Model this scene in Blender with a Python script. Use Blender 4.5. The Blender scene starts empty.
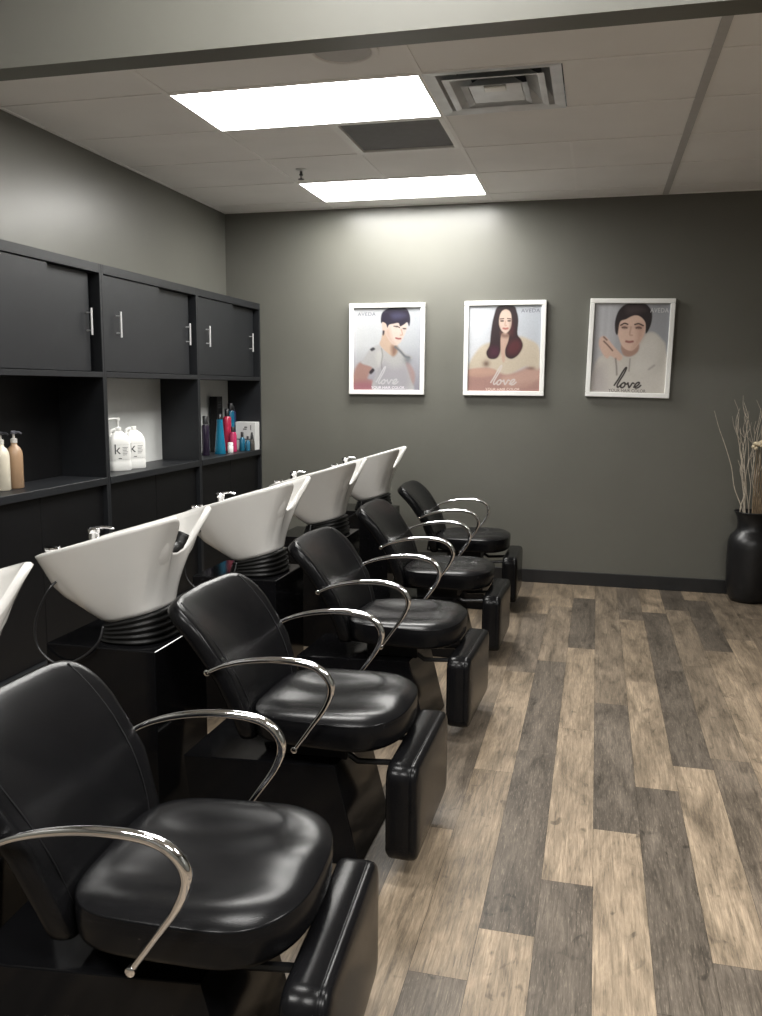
import bpy, bmesh, math, random
import numpy as np
from mathutils import Vector, Matrix

C = bpy.context.scene.collection
PI = math.pi
random.seed(7)

# ------------------------------------------------------------------ helpers
def lin(c):
    return tuple(((v / 12.92) if v <= 0.04045 else ((v + 0.055) / 1.055) ** 2.4) for v in c)

def srgb(r, g, b):
    return lin((r / 255, g / 255, b / 255))

def mat(name, col, rough=0.5, metal=0.0, var=0.0, vscale=20.0, bump=0.0, bscale=200.0, spec=0.5, coat=0.0, emit=None, estr=0.0, attr=False):
    """Principled material with a little procedural variation of colour and a procedural bump."""
    m = bpy.data.materials.new(name); m.use_nodes = True
    nt = m.node_tree; b = nt.nodes['Principled BSDF']
    b.inputs['Base Color'].default_value = (*col, 1)
    b.inputs['Roughness'].default_value = rough
    b.inputs['Metallic'].default_value = metal
    b.inputs['Specular IOR Level'].default_value = spec
    b.inputs['Coat Weight'].default_value = coat
    b.inputs['Coat Roughness'].default_value = 0.06
    tc = nt.nodes.new('ShaderNodeTexCoord')
    if attr:
        a = nt.nodes.new('ShaderNodeAttribute'); a.attribute_name = 'paint'
        nt.links.new(a.outputs['Color'], b.inputs['Base Color'])
    elif var > 0:
        n = nt.nodes.new('ShaderNodeTexNoise'); n.inputs['Scale'].default_value = vscale; n.inputs['Detail'].default_value = 4
        nt.links.new(tc.outputs['Object'], n.inputs['Vector'])
        r = nt.nodes.new('ShaderNodeMapRange')
        r.inputs['From Min'].default_value = 0.3; r.inputs['From Max'].default_value = 0.7
        r.inputs['To Min'].default_value = 1 - var; r.inputs['To Max'].default_value = 1 + var
        nt.links.new(n.outputs['Fac'], r.inputs['Value'])
        v = nt.nodes.new('ShaderNodeVectorMath'); v.operation = 'SCALE'; v.inputs[0].default_value = col
        nt.links.new(r.outputs['Result'], v.inputs['Scale'])
        nt.links.new(v.outputs['Vector'], b.inputs['Base Color'])
    if bump > 0:
        n2 = nt.nodes.new('ShaderNodeTexNoise'); n2.inputs['Scale'].default_value = bscale; n2.inputs['Detail'].default_value = 3
        nt.links.new(tc.outputs['Object'], n2.inputs['Vector'])
        bp = nt.nodes.new('ShaderNodeBump'); bp.inputs['Strength'].default_value = bump; bp.inputs['Distance'].default_value = 0.002
        nt.links.new(n2.outputs['Fac'], bp.inputs['Height']); nt.links.new(bp.outputs['Normal'], b.inputs['Normal'])
    if emit:
        b.inputs['Emission Color'].default_value = (*emit, 1); b.inputs['Emission Strength'].default_value = estr
    return m

def obj(name, bm, m, parent=None, smooth=False, angle=None, loc=None):
    me = bpy.data.meshes.new(name)
    bmesh.ops.recalc_face_normals(bm, faces=bm.faces[:])
    bm.to_mesh(me); bm.free()
    for k in (m if isinstance(m, (list, tuple)) else [m]): me.materials.append(k)
    if smooth:
        for p in me.polygons: p.use_smooth = True
        if angle is not None: me.set_sharp_from_angle(angle=math.radians(angle))
    o = bpy.data.objects.new(name, me); C.objects.link(o)
    if parent: o.parent = parent
    if loc: o.location = loc
    return o

def subsurf(o, n=1):
    s = o.modifiers.new('smooth', 'SUBSURF'); s.levels = n; s.render_levels = n
    return o

def tag(o, label=None, cat=None, group=None, kind=None):
    if label: o['label'] = label
    if cat: o['category'] = cat
    if group: o['group'] = group
    if kind: o['kind'] = kind
    return o

def thing(name, label, cat, loc=(0, 0, 0), rz=0, group=None):
    o = bpy.data.objects.new(name, None); C.objects.link(o)
    o.location = loc; o.rotation_euler.z = rz; o.empty_display_size = 0.1
    return tag(o, label, cat, group)

def copy_tree(o, parent=None):
    c = o.copy(); C.objects.link(c)
    if parent: c.parent = parent
    for ch in list(o.children): copy_tree(ch, c)
    return c

def box(bm, x0, x1, y0, y1, z0, z1, bev=0.0, seg=2, mi=0, M=None):
    vs = [bm.verts.new((x, y, z)) for x in (x0, x1) for y in (y0, y1) for z in (z0, z1)]
    q = [(0, 1, 3, 2), (4, 6, 7, 5), (0, 4, 5, 1), (2, 3, 7, 6), (0, 2, 6, 4), (1, 5, 7, 3)]
    fs = [bm.faces.new([vs[i] for i in f]) for f in q]
    for f in fs: f.material_index = mi
    bmesh.ops.recalc_face_normals(bm, faces=fs)
    if M is not None:
        for v in vs: v.co = M @ v.co
    if bev > 0:
        es = list({e for f in fs for e in f.edges})
        bmesh.ops.bevel(bm, geom=es, offset=bev, segments=seg, profile=0.5, affect='EDGES', clamp_overlap=True)
    return bm

def prism(bm, pts, y0, y1, bev=0.0, mi=0):
    """(x,z) outline extruded along y."""
    a = [bm.verts.new((x, y0, z)) for x, z in pts]; b = [bm.verts.new((x, y1, z)) for x, z in pts]
    n = len(pts)
    fs = [bm.faces.new(a), bm.faces.new(b[::-1])] + [bm.faces.new((a[i], b[i], b[(i + 1) % n], a[(i + 1) % n])) for i in range(n)]
    bmesh.ops.recalc_face_normals(bm, faces=fs)
    for f in fs: f.material_index = mi
    if bev > 0:
        es = list({e for f in fs for e in f.edges})
        bmesh.ops.bevel(bm, geom=es, offset=bev, segments=2, profile=0.5, affect='EDGES', clamp_overlap=True)
    return bm

def catmull(pts, n=8, closed=False):
    P = [np.array(p, float) for p in pts]; N = len(P); out = []
    for i in range(N if closed else N - 1):
        if closed: p0, p1, p2, p3 = P[i - 1], P[i], P[(i + 1) % N], P[(i + 2) % N]
        else:
            p1, p2 = P[i], P[i + 1]
            p0 = P[i - 1] if i > 0 else 2 * p1 - p2
            p3 = P[i + 2] if i + 2 < N else 2 * p2 - p1
        for k in range(n):
            t = k / n
            out.append(0.5 * (2 * p1 + (p2 - p0) * t + (2 * p0 - 5 * p1 + 4 * p2 - p3) * t * t + (3 * p1 - p0 - 3 * p2 + p3) * t ** 3))
    if not closed: out.append(P[-1])
    return out

def tube(bm, pts, rad, seg=12, mi=0, cap=True, flat=1.0):
    """Swept tube through 3-D points; rad a number or list."""
    P = [Vector(p) for p in pts]; n = len(P)
    R = rad if hasattr(rad, '__len__') else [rad] * n
    rings = []; up = None
    for i in range(n):
        t = (P[min(i + 1, n - 1)] - P[max(i - 1, 0)]).normalized()
        if up is None:
            up = Vector((0, 1, 0)) if abs(t.y) < 0.9 else Vector((0, 0, 1))
        u = (up - t * up.dot(t)).normalized(); w = t.cross(u); up = u
        rings.append([bm.verts.new(P[i] + (u * math.cos(2 * PI * k / seg) + w * math.sin(2 * PI * k / seg) * flat) * R[i]) for k in range(seg)])
    for a, b in zip(rings, rings[1:]):
        for k in range(seg):
            f = bm.faces.new((a[k], a[(k + 1) % seg], b[(k + 1) % seg], b[k])); f.material_index = mi
    if cap:
        for r in (rings[0][::-1], rings[-1]):
            f = bm.faces.new(r); f.material_index = mi
    return bm

def lathe(bm, prof, seg=24, c=(0, 0, 0), mi=0, sy=1.0, M=None):
    rings = []; vs = []
    for r, z in prof:
        if r < 1e-6:
            v = bm.verts.new((c[0], c[1], c[2] + z)); rings.append([v]); vs.append(v)
        else:
            ring = [bm.verts.new((c[0] + r * math.cos(2 * PI * k / seg), c[1] + sy * r * math.sin(2 * PI * k / seg), c[2] + z)) for k in range(seg)]
            rings.append(ring); vs += ring
    for a, b in zip(rings, rings[1:]):
        for k in range(seg):
            A = [a[k % len(a)], a[(k + 1) % len(a)]]; B = [b[(k + 1) % len(b)], b[k % len(b)]]
            q = []
            for v in A + B:
                if v not in q: q.append(v)
            if len(q) >= 3:
                f = bm.faces.new(q); f.material_index = mi
    if M is not None:
        for v in vs: v.co = M @ v.co
    return bm

def loft(bm, loops, close_first=True, close_last=True, mi=0):
    rings = [[bm.verts.new(p) for p in L] for L in loops]
    n = len(rings[0])
    for a, b in zip(rings, rings[1:]):
        for k in range(n):
            f = bm.faces.new((a[k], a[(k + 1) % n], b[(k + 1) % n], b[k])); f.material_index = mi
    for flag, r in ((close_first, rings[0]), (close_last, rings[-1])):
        if flag:
            c = Vector((0, 0, 0))
            for v in r: c += v.co
            cv = bm.verts.new(c / n)
            for k in range(n):
                f = bm.faces.new((r[k], r[(k + 1) % n], cv)); f.material_index = mi
    return bm

_font_cache = {}
def text_polys(body, spacing=1.0):
    """Outline faces of a line of text in the built-in font, as (verts2d, faces); baseline at 0, size 1."""
    key = (body, spacing)
    if key in _font_cache: return _font_cache[key]
    cu = bpy.data.curves.new('lettering', 'FONT'); cu.body = body; cu.size = 1.0; cu.space_character = spacing
    cu.resolution_u = 3
    o = bpy.data.objects.new('lettering', cu); C.objects.link(o)
    dg = bpy.context.evaluated_depsgraph_get(); dg.update()
    ev = o.evaluated_get(dg); me = ev.to_mesh()
    V = [(v.co.x, v.co.y) for v in me.vertices]; F = [list(p.vertices) for p in me.polygons]
    ev.to_mesh_clear(); bpy.data.objects.remove(o); bpy.data.curves.remove(cu)
    _font_cache[key] = (V, F)
    return V, F

def add_text(bm, body, origin, right, up, width, height=None, mi=0, spacing=1.0, col=None, layer=None):
    V, F = text_polys(body, spacing)
    xs = [v[0] for v in V]; ys = [v[1] for v in V]
    x0, x1, y0, y1 = min(xs), max(xs), min(ys), max(ys)
    sx = width / (x1 - x0); sy = sx if height is None else height / (y1 - y0)
    o, r, u = Vector(origin), Vector(right), Vector(up)
    vs = []
    for x, y in V:
        v = bm.verts.new(o + r * ((x - x0) * sx) + u * ((y - y0) * sy))
        if layer is not None: v[layer] = (*col, 1)
        vs.append(v)
    for f in F:
        try:
            fc = bm.faces.new([vs[i] for i in f]); fc.material_index = mi
        except ValueError: pass

# ------------------------------------------------------------------ materials
M = {}
M['wall'] = mat('grey green wall paint', (0.122, 0.121, 0.105), 0.33, bump=0.05, bscale=260, var=0.03, vscale=3)
M['ceiling'] = mat('ceiling tile', (0.88, 0.87, 0.86), 0.9, var=0.03, vscale=2.5, bump=0.25, bscale=300)
M['grid'] = mat('ceiling grid metal', (0.90, 0.89, 0.88), 0.6, var=0.02)
M['grid_dark'] = mat('ceiling runner', (0.50, 0.49, 0.485), 0.6, var=0.03)
M['baseboard'] = mat('black vinyl baseboard', (0.012, 0.012, 0.013), 0.45, var=0.1)
M['cabinet'] = mat('charcoal laminate', (0.0108, 0.0118, 0.0138), 0.42, var=0.08, vscale=9, bump=0.05, bscale=400, spec=0.4)
M['cabinet_dark'] = mat('black laminate', (0.0045, 0.0045, 0.005), 0.45, var=0.08, vscale=9, spec=0.22)
M['white_panel'] = mat('white melamine', (0.62, 0.63, 0.62), 0.5, var=0.02)
M['steel'] = mat('brushed steel', (0.80, 0.80, 0.80), 0.38, 0.75, var=0.04, vscale=60)
M['chrome'] = mat('chrome', (0.80, 0.80, 0.82), 0.055, 1.0, var=0.02, vscale=8)
M['leather'] = mat('black leather', (0.0045, 0.0045, 0.005), 0.24, var=0.12, vscale=12, bump=0.08, bscale=420, spec=0.145)
M['seam'] = mat('black piping', (0.005, 0.005, 0.0055), 0.55, var=0.05, spec=0.2)
M['gloss'] = mat('gloss black laminate', (0.004, 0.004, 0.0045), 0.10, var=0.08, vscale=6, bump=0.02, bscale=60, spec=0.15)
M['satin'] = mat('black satin metal', (0.010, 0.010, 0.011), 0.35, var=0.1)
M['rubber'] = mat('black rubber', (0.007, 0.007, 0.007), 0.42, spec=0.22, var=0.08)
M['porcelain'] = mat('white porcelain', (0.62, 0.608, 0.585), 0.12, var=0.012, vscale=3, coat=0.4)
M['frame'] = mat('white picture frame', (0.80, 0.80, 0.78), 0.35, var=0.015)
M['print'] = mat('poster print', (1, 1, 1), 0.35, attr=True)
M['lens'] = mat('lit light diffuser', (0.9, 0.9, 0.88), 0.6, var=0.01, emit=(1.0, 0.985, 0.945), estr=30.0)
M['lens_near'] = mat('lit near light diffuser', (0.9, 0.9, 0.88), 0.6, var=0.01, emit=(1.0, 0.985, 0.955), estr=30.0)
M['lens_rear'] = mat('lit rear light diffuser', (0.9, 0.9, 0.88), 0.6, var=0.01, emit=(1.0, 0.985, 0.955), estr=48.0)
M['troffer'] = mat('white enamel troffer', (0.88, 0.88, 0.87), 0.45, var=0.02)
M['grille'] = mat('grey perforated grille', (0.23, 0.23, 0.24), 0.7, var=0.05)
M['diffuser'] = mat('grey blue vent metal', (0.62, 0.64, 0.66), 0.28, var=0.16, vscale=7, spec=0.7)
M['void'] = mat('dark duct', (0.045, 0.05, 0.06), 0.8, var=0.1)
M['vase'] = mat('matte black ceramic', (0.0075, 0.0075, 0.0085), 0.36, var=0.1, bump=0.08, bscale=60)
M['twig'] = mat('dried twig', (0.50, 0.44, 0.36), 0.85, var=0.2, vscale=30)
M['stalk'] = mat('dried brown stalk', (0.20, 0.145, 0.09), 0.9, var=0.25, vscale=40)
M['flower'] = mat('dried cream flower', (0.60, 0.51, 0.36), 0.9, var=0.2, vscale=120, bump=0.8, bscale=150)

def floor_material():
    m = bpy.data.materials.new('wood plank vinyl'); m.use_nodes = True
    nt = m.node_tree; N = nt.nodes; L = nt.links; b = N['Principled BSDF']
    b.inputs['Specular IOR Level'].default_value = 0.28
    tone = N.new('ShaderNodeAttribute'); tone.attribute_name = 'tone'
    sh = N.new('ShaderNodeAttribute'); sh.attribute_name = 'shift'
    tc = N.new('ShaderNodeTexCoord')
    add = N.new('ShaderNodeVectorMath'); add.operation = 'ADD'
    L.new(tc.outputs['Object'], add.inputs[0]); L.new(sh.outputs['Vector'], add.inputs[1])
    def noise(sc, scale, detail=5, rough=0.6, dist=0.0):
        mp = N.new('ShaderNodeMapping'); mp.inputs['Scale'].default_value = sc
        L.new(add.outputs[0], mp.inputs['Vector'])
        n = N.new('ShaderNodeTexNoise'); n.inputs['Scale'].default_value = scale; n.inputs['Detail'].default_value = detail
        n.inputs['Roughness'].default_value = rough; n.inputs['Distortion'].default_value = dist
        L.new(mp.outputs[0], n.inputs['Vector']); return n.outputs['Fac']
    def rng(v, a, bb, lo, hi):
        r = N.new('ShaderNodeMapRange'); r.inputs[1].default_value = a; r.inputs[2].default_value = bb
        r.inputs[3].default_value = lo; r.inputs[4].default_value = hi
        L.new(v, r.inputs[0]); return r.outputs[0]
    def mul(a, bb):
        k = N.new('ShaderNodeMath'); k.operation = 'MULTIPLY'; L.new(a, k.inputs[0]); L.new(bb, k.inputs[1]); return k.outputs[0]
    blotch = rng(noise((9, 2.2, 1), 1.0, 4, 0.62, 0.8), 0.32, 0.68, 0.55, 1.40)
    grain = rng(noise((120, 7.0, 1), 1.0, 6, 0.75, 0.6), 0.32, 0.68, 0.50, 1.44)
    knots = rng(noise((16, 9, 1), 1.0, 2, 0.5, 1.6), 0.64, 0.76, 1.0, 0.52)
    fac = mul(mul(blotch, grain), knots)
    sc = N.new('ShaderNodeVectorMath'); sc.operation = 'SCALE'
    L.new(tone.outputs['Color'], sc.inputs[0]); L.new(fac, sc.inputs['Scale'])
    # limed pores: short pale streaks along the grain
    pores = rng(noise((330, 26, 1), 1.0, 4, 0.65, 0.4), 0.55, 0.70, 0.0, 0.38)
    mx = N.new('ShaderNodeMix'); mx.data_type = 'RGBA'
    L.new(pores, mx.inputs[0]); L.new(sc.outputs[0], mx.inputs[6]); mx.inputs[7].default_value = (0.32, 0.265, 0.20, 1)
    L.new(mx.outputs[2], b.inputs['Base Color'])
    L.new(rng(fac, 0.6, 1.3, 0.42, 0.52), b.inputs['Roughness'])
    bp = N.new('ShaderNodeBump'); bp.inputs['Strength'].default_value = 0.15; bp.inputs['Distance'].default_value = 0.001
    L.new(grain, bp.inputs['Height']); L.new(bp.outputs[0], b.inputs['Normal'])
    return m
M['floor'] = floor_material()

# ------------------------------------------------------------------ room
XL, XR, YB, YF, H = -2.945, 3.6, 6.608, -2.6, 2.853
HN, YH = 3.40, 2.815                        # ceiling height on the near side of the header
XB, Y1, P = -0.8104, 3.9112, 0.61           # ceiling grid

def struct(name, bm, m, **k):
    return tag(obj(name, bm, m, **k), kind='structure')

# floor, one face per plank
LT, TN, MD, GB, DK = (0.208, 0.162, 0.114), (0.183, 0.142, 0.100), (0.148, 0.117, 0.085), (0.120, 0.097, 0.074), (0.086, 0.071, 0.056)
W0, PX0, PL = 0.1535, 0.0475, 1.2255
known = {   # column: (joint, tones from the back wall towards the camera)
    -1: (6.172, [LT, DK, LT, LT, DK, MD, LT]),
    0: (5.302, [MD, MD, DK, LT, LT, GB]),
    1: (5.665, [GB, LT, LT, DK, DK, LT]),
    2: (5.893, [LT, DK, DK, LT, DK, GB]),
    3: (6.003, [DK, MD, MD, GB, GB, LT]),
    4: (6.321, [LT, DK, LT, LT, MD, DK]),
    5: (5.375, [MD, LT, MD, LT, GB]),
    6: (5.9, [MD, MD, GB, LT, MD]),
    -2: (5.886, [LT, MD, DK, DK, TN, MD]),
    -3: (5.664, [TN, GB, LT, TN, DK, LT]),
    -4: (6.40, [GB, MD, MD, GB, LT, TN, MD]),
    -5: (5.95, [LT, MD, TN, DK, GB, LT])}
bm = bmesh.new()
lt_ = bm.verts.layers.float_color.new('tone'); ls_ = bm.verts.layers.float_vector.new('shift')
k0 = int(math.floor((XL - PX0) / W0)); k1 = int(math.ceil((XR - PX0) / W0))
rp = random.Random(3)
for k in range(k0, k1):
    xa, xb = max(PX0 + k * W0, XL), min(PX0 + (k + 1) * W0, XR)
    j, tones = known.get(k, (YB - rp.random() * PL, None))
    ys = [YB]; y = j
    while y > YF: ys.append(y); y -= PL
    ys.append(YF)
    for i in range(len(ys) - 1):
        t = tones[i] if tones and i < len(tones) else rp.choice([LT, TN, MD, MD, GB, DK])
        f_ = 0.93 + 0.14 * rp.random()
        s = (rp.random() * 50, rp.random() * 50, rp.random() * 9)
        g = 0.0006
        vs = [bm.verts.new(p) for p in ((xa + g, ys[i + 1] + g, 0), (xb - g, ys[i + 1] + g, 0), (xb - g, ys[i] - g, 0), (xa + g, ys[i] - g, 0))]
        for v in vs:
            v[lt_] = (t[0] * f_, t[1] * f_, t[2] * f_, 1); v[ls_] = s
        bm.faces.new(vs)
vs = [bm.verts.new(p) for p in ((XL, YF, -0.0012), (XR, YF, -0.0012), (XR, YB, -0.0012), (XL, YB, -0.0012))]
for v in vs: v[lt_] = (0.03, 0.024, 0.018, 1); v[ls_] = (0, 0, 0)
bm.faces.new(vs)
struct('floor', bm, M['floor'])

T = 0.12
for n, a in (('wall_left', (XL - T, XL, YF - T, YB + T, 0, HN)), ('wall_back', (XL, XR, YB, YB + T, 0, H)),
             ('wall_right', (XR, XR + T, YF - T, YB + T, 0, HN)), ('wall_front', (XL, XR, YF - T, YF, 0, HN))):
    struct(n, box(bmesh.new(), *a), M['wall'])
# header crossing the room under the ceiling
struct('wall_header', box(bmesh.new(), XL, XR, YH, 2.925, 2.60, HN), M['wall'])
struct('baseboard_back', box(bmesh.new(), -2.62, XR, YB - 0.012, YB, 0, 0.102, 0.003), M['baseboard'])
struct('baseboard_right', box(bmesh.new(), XR - 0.012, XR, YF, YB - 0.012, 0, 0.102, 0.003), M['baseboard'])
struct('baseboard_left', box(bmesh.new(), XL, XL + 0.012, YF, 3.12, 0, 0.102, 0.003), M['baseboard'])

# ceiling tiles with the openings of the fixtures left out
FA = (XB - 2 * P, XB)
openings = [(FA[0], FA[1], Y1, Y1 + P), (FA[0], FA[1], Y1 + 3 * P, Y1 + 4 * P), 
            (XB - P, XB, Y1 + P, Y1 + 2 * P), (XB, XB + P, Y1, Y1 + P)]
YN = YH - 0.42
near_lights = [(FA[0] + .75, FA[1] + .75, YN - P, YN), (XB + 2 * P, XB + 4 * P, YN - 5 * P, YN - 4 * P), (FA[0], FA[1], YN - 5 * P, YN - 4 * P), (XB + 4 * P, XB + 6 * P, YN - P, YN)]
xs = [XL] + [XB + P * i for i in range(-3, 8) if XL < XB + P * i < XR] + [XR]
ys = [2.925] + [Y1 + P * i for i in range(-1, 6) if Y1 + P * i < YB] + [YB]
def tiles(xs, ys, z, holes):
    b = bmesh.new()
    for i in range(len(xs) - 1):
        for j in range(len(ys) - 1):
            cx, cy = (xs[i] + xs[i + 1]) / 2, (ys[j] + ys[j + 1]) / 2
            if any(a < cx < q and c < cy < d for a, q, c, d in holes): continue
            b.faces.new([b.verts.new(p) for p in ((xs[i], ys[j], z), (xs[i], ys[j + 1], z), (xs[i + 1], ys[j + 1], z), (xs[i + 1], ys[j], z))])
    return b
bg = bmesh.new(); bd = bmesh.new()
struct('ceiling', tiles(xs, ys, H, openings), M['ceiling'])
xn = sorted({XL, XR} | {v for a in near_lights for v in a[:2]}); yn = sorted({YF, YH} | {v for a in near_lights for v in a[2:]})
struct('ceiling_near', tiles(xn, yn, HN, near_lights), M['ceiling'])
YG = 2.925
for y in ys[1:-1]:
    box(bg, XL, XR, y - 0.011, y + 0.011, H - 0.004, H - 0.0005)
for i in range(-2, 8, 2):
    x = XB + P * i
    if XL < x < XR and i != 2: box(bg, x - 0.012, x + 0.012, YG, YB, H - 0.005, H - 0.0005)
box(bg, XB - P - 0.011, XB - P + 0.011, Y1 + P, Y1 + 3 * P, H - 0.004, H - 0.0005)
box(bg, XB + P - 0.007, XB + P + 0.007, Y1 + 2 * P, YB, H - 0.0025, H - 0.0005)
box(bg, XL, XR, YB - 0.02, YB, H - 0.006, H - 0.0005)
box(bg, XL, XL + 0.02, YG, YB, H - 0.006, H - 0.0005)
struct('trim_ceiling_grid', bg, M['grid'])
struct('trim_ceiling_runner', box(bd, XB + 2 * P - 0.020, XB + 2 * P + 0.020, YG, YB, H - 0.008, H - 0.0005), M['grid_dark'])

# recessed lights
def troffer(x0, x1, y0, y1, label, z=H, lens='lens'):
    cx, cy = (x0 + x1) / 2, (y0 + y1) / 2
    t = thing('ceiling_light', label, 'light', (cx, cy, z), group='recessed fluorescent ceiling lights')
    hx, hy, d = (x1 - x0) / 2 - 0.004, (y1 - y0) / 2 - 0.004, 0.07
    b = bmesh.new()
    f = 0.010
    for a in ((-hx, hx, -hy, -hy + f), (-hx, hx, hy - f, hy), (-hx, -hx + f, -hy + f, hy - f), (hx - f, hx, -hy + f, hy - f)):
        box(b, *a, -0.0065, 0.004)
    g = f + 0.003
    for a in ((-hx, hx, -hy, -hy + g), (-hx, hx, hy - g, hy), (-hx, -hx + g, -hy, hy), (hx - g, hx, -hy, hy)):
        box(b, *a, 0.004, d)
    box(b, -hx, hx, -hy, hy, d, d + 0.02)
    obj('housing', b, M['troffer'], t)
    b = bmesh.new()
    e = g + 0.002; nn = 14
    # gently bowed prismatic lens
    rows = []
    for i in range(nn + 1):
        y = -hy + e + (2 * hy - 2 * e) * i / nn
        z = 0.030 - 0.018 * math.sin(PI * i / nn) + 0.006
        rows.append((b.verts.new((-hx + e, y, z)), b.verts.new((hx - e, y, z))))
    for p, q in zip(rows, rows[1:]): b.faces.new((p[0], q[0], q[1], p[1]))
    obj('light_lens', b, M[lens], t, smooth=True)
    return t
troffer(*openings[0], 'large glowing ceiling light panel next to the metal air diffuser')
troffer(*openings[1], 'glowing ceiling light panel farther back, close to the poster wall')
troffer(*near_lights[0], 'glowing ceiling light panel on the near side of the grey header, left of centre', HN, 'lens_near')
troffer(*near_lights[3], 'glowing ceiling light panel on the near side of the grey header, far right', HN, 'lens_rear')
troffer(*near_lights[1], 'glowing ceiling light panel behind and right of the viewer', HN, 'lens_rear')
troffer(*near_lights[2], 'glowing ceiling light panel behind and left of the viewer', HN, 'lens_rear')

# return grille
x0, x1, y0, y1 = openings[2]
t = thing('return_grille', 'square dark grey perforated air grille between the two glowing ceiling lights', 'vent', ((x0 + x1) / 2, (y0 + y1) / 2, H))
b = bmesh.new(); hx = P / 2 - 0.004; f = 0.032
for a in ((-hx, hx, -hx, -hx + f), (-hx, hx, hx - f, hx), (-hx, -hx + f, -hx + f, hx - f), (hx - f, hx, -hx + f, hx - f)):
    box(b, *a, -0.0065, 0.012, 0.002, 1)
obj('grille_frame', b, M['troffer'], t)
b = bmesh.new(); hi = hx - f
box(b, -hi, hi, -hi, hi, 0.008, 0.014)
n = 70
for i in range(1, n):
    c = -hi + 2 * hi * i / n
    box(b, c - 0.0024, c + 0.0024, -hi, hi, 0.006, 0.0078)
obj('perforated_panel', b, M['grille'], t)

# supply diffuser
x0, x1, y0, y1 = openings[3]
t = thing('air_diffuser', 'square stepped metal air supply diffuser wrapped in clear film', 'vent', ((x0 + x1) / 2, (y0 + y1) / 2, H))
def sq_ring(b, s0, z0, s1, z1, th=0.004):
    loops = []
    for s, z in ((s0, z0), (s1, z1), (s1 - th, z1 + 0.002), (s0 - th, z0 + 0.002)):
        loops.append([b.verts.new(p) for p in ((-s, -s, z), (s, -s, z), (s, s, z), (-s, s, z))])
    for A, B in zip(loops, loops[1:] + loops[:1]):
        for k in range(4): b.faces.new((A[k], A[(k + 1) % 4], B[(k + 1) % 4], B[k]))
b = bmesh.new(); box(b, -0.295, 0.295, -0.295, 0.295, 0.10, 0.11); obj('duct_back', b, M['void'], t)
b = bmesh.new(); sq_ring(b, 0.301, -0.006, 0.262, -0.002, 0.012); sq_ring(b, 0.262, -0.002, 0.200, 0.085)
obj('diffuser_frame', b, M['diffuser'], t)
b = bmesh.new(); sq_ring(b, 0.225, -0.012, 0.205, -0.010, 0.01); sq_ring(b, 0.205, -0.010, 0.130, 0.055); obj('diffuser_cone', b, M['diffuser'], t)
b = bmesh.new(); sq_ring(b, 0.150, -0.020, 0.130, -0.016, 0.01); sq_ring(b, 0.130, -0.016, 0.08, 0.03)
box(b, -0.118, 0.118, -0.118, 0.118, -0.014, -0.008, 0.002, 1)
obj('center_plate', b, M['diffuser'], t)
b = bmesh.new(); box(b, -0.05, 0.05, -0.118, -0.06, -0.024, -0.0145, 0.003, 1); obj('warning_tab', b, M['frame'], t)

# speaker ring and sprinkler
t = thing('ceiling_speaker', 'round white ceiling speaker partly hidden behind the header', 'speaker', (-1.07, 3.59, H))
b = bmesh.new(); lathe(b, [(0.118, -0.001), (0.150, -0.004), (0.152, -0.009), (0.140, -0.013), (0.124, -0.010), (0.118, -0.001)], 48); obj('speaker_ring', b, M['ceiling'], t, smooth=True, angle=40)
b = bmesh.new(); lathe(b, [(0, -0.006), (0.08, -0.0065), (0.117, -0.005), (0.117, -0.002), (0, -0.002)], 48); obj('speaker_mesh', b, M['grid_dark'], t, smooth=True, angle=40)
t = thing('ceiling_sprinkler', 'small metal sprinkler head on a ceiling tile', 'sprinkler', (-1.88, 5.40, H))
b = bmesh.new(); lathe(b, [(0, 0.012), (0.012, 0.012), (0.012, 0.0), (0.036, -0.0005), (0.034, -0.006), (0.022, -0.012), (0.010, -0.013), (0, -0.013)], 24); obj('escutcheon', b, M['steel'], t, smooth=True, angle=40)
b = bmesh.new(); lathe(b, [(0, -0.0135), (0.008, -0.0135), (0.008, -0.03), (0.012, -0.031), (0.012, -0.038), (0.004, -0.04), (0, -0.04)], 16)
for s in (-1, 1): tube(b, [(0, s * 0.010, -0.036), (0, s * 0.013, -0.048), (0, 0, -0.060)], 0.0022, 6)
lathe(b, [(0, -0.059), (0.018, -0.060), (0.020, -0.063), (0, -0.064)], 16)
obj('sprinkler_head', b, M['satin'], t, smooth=True, angle=40)

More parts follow.
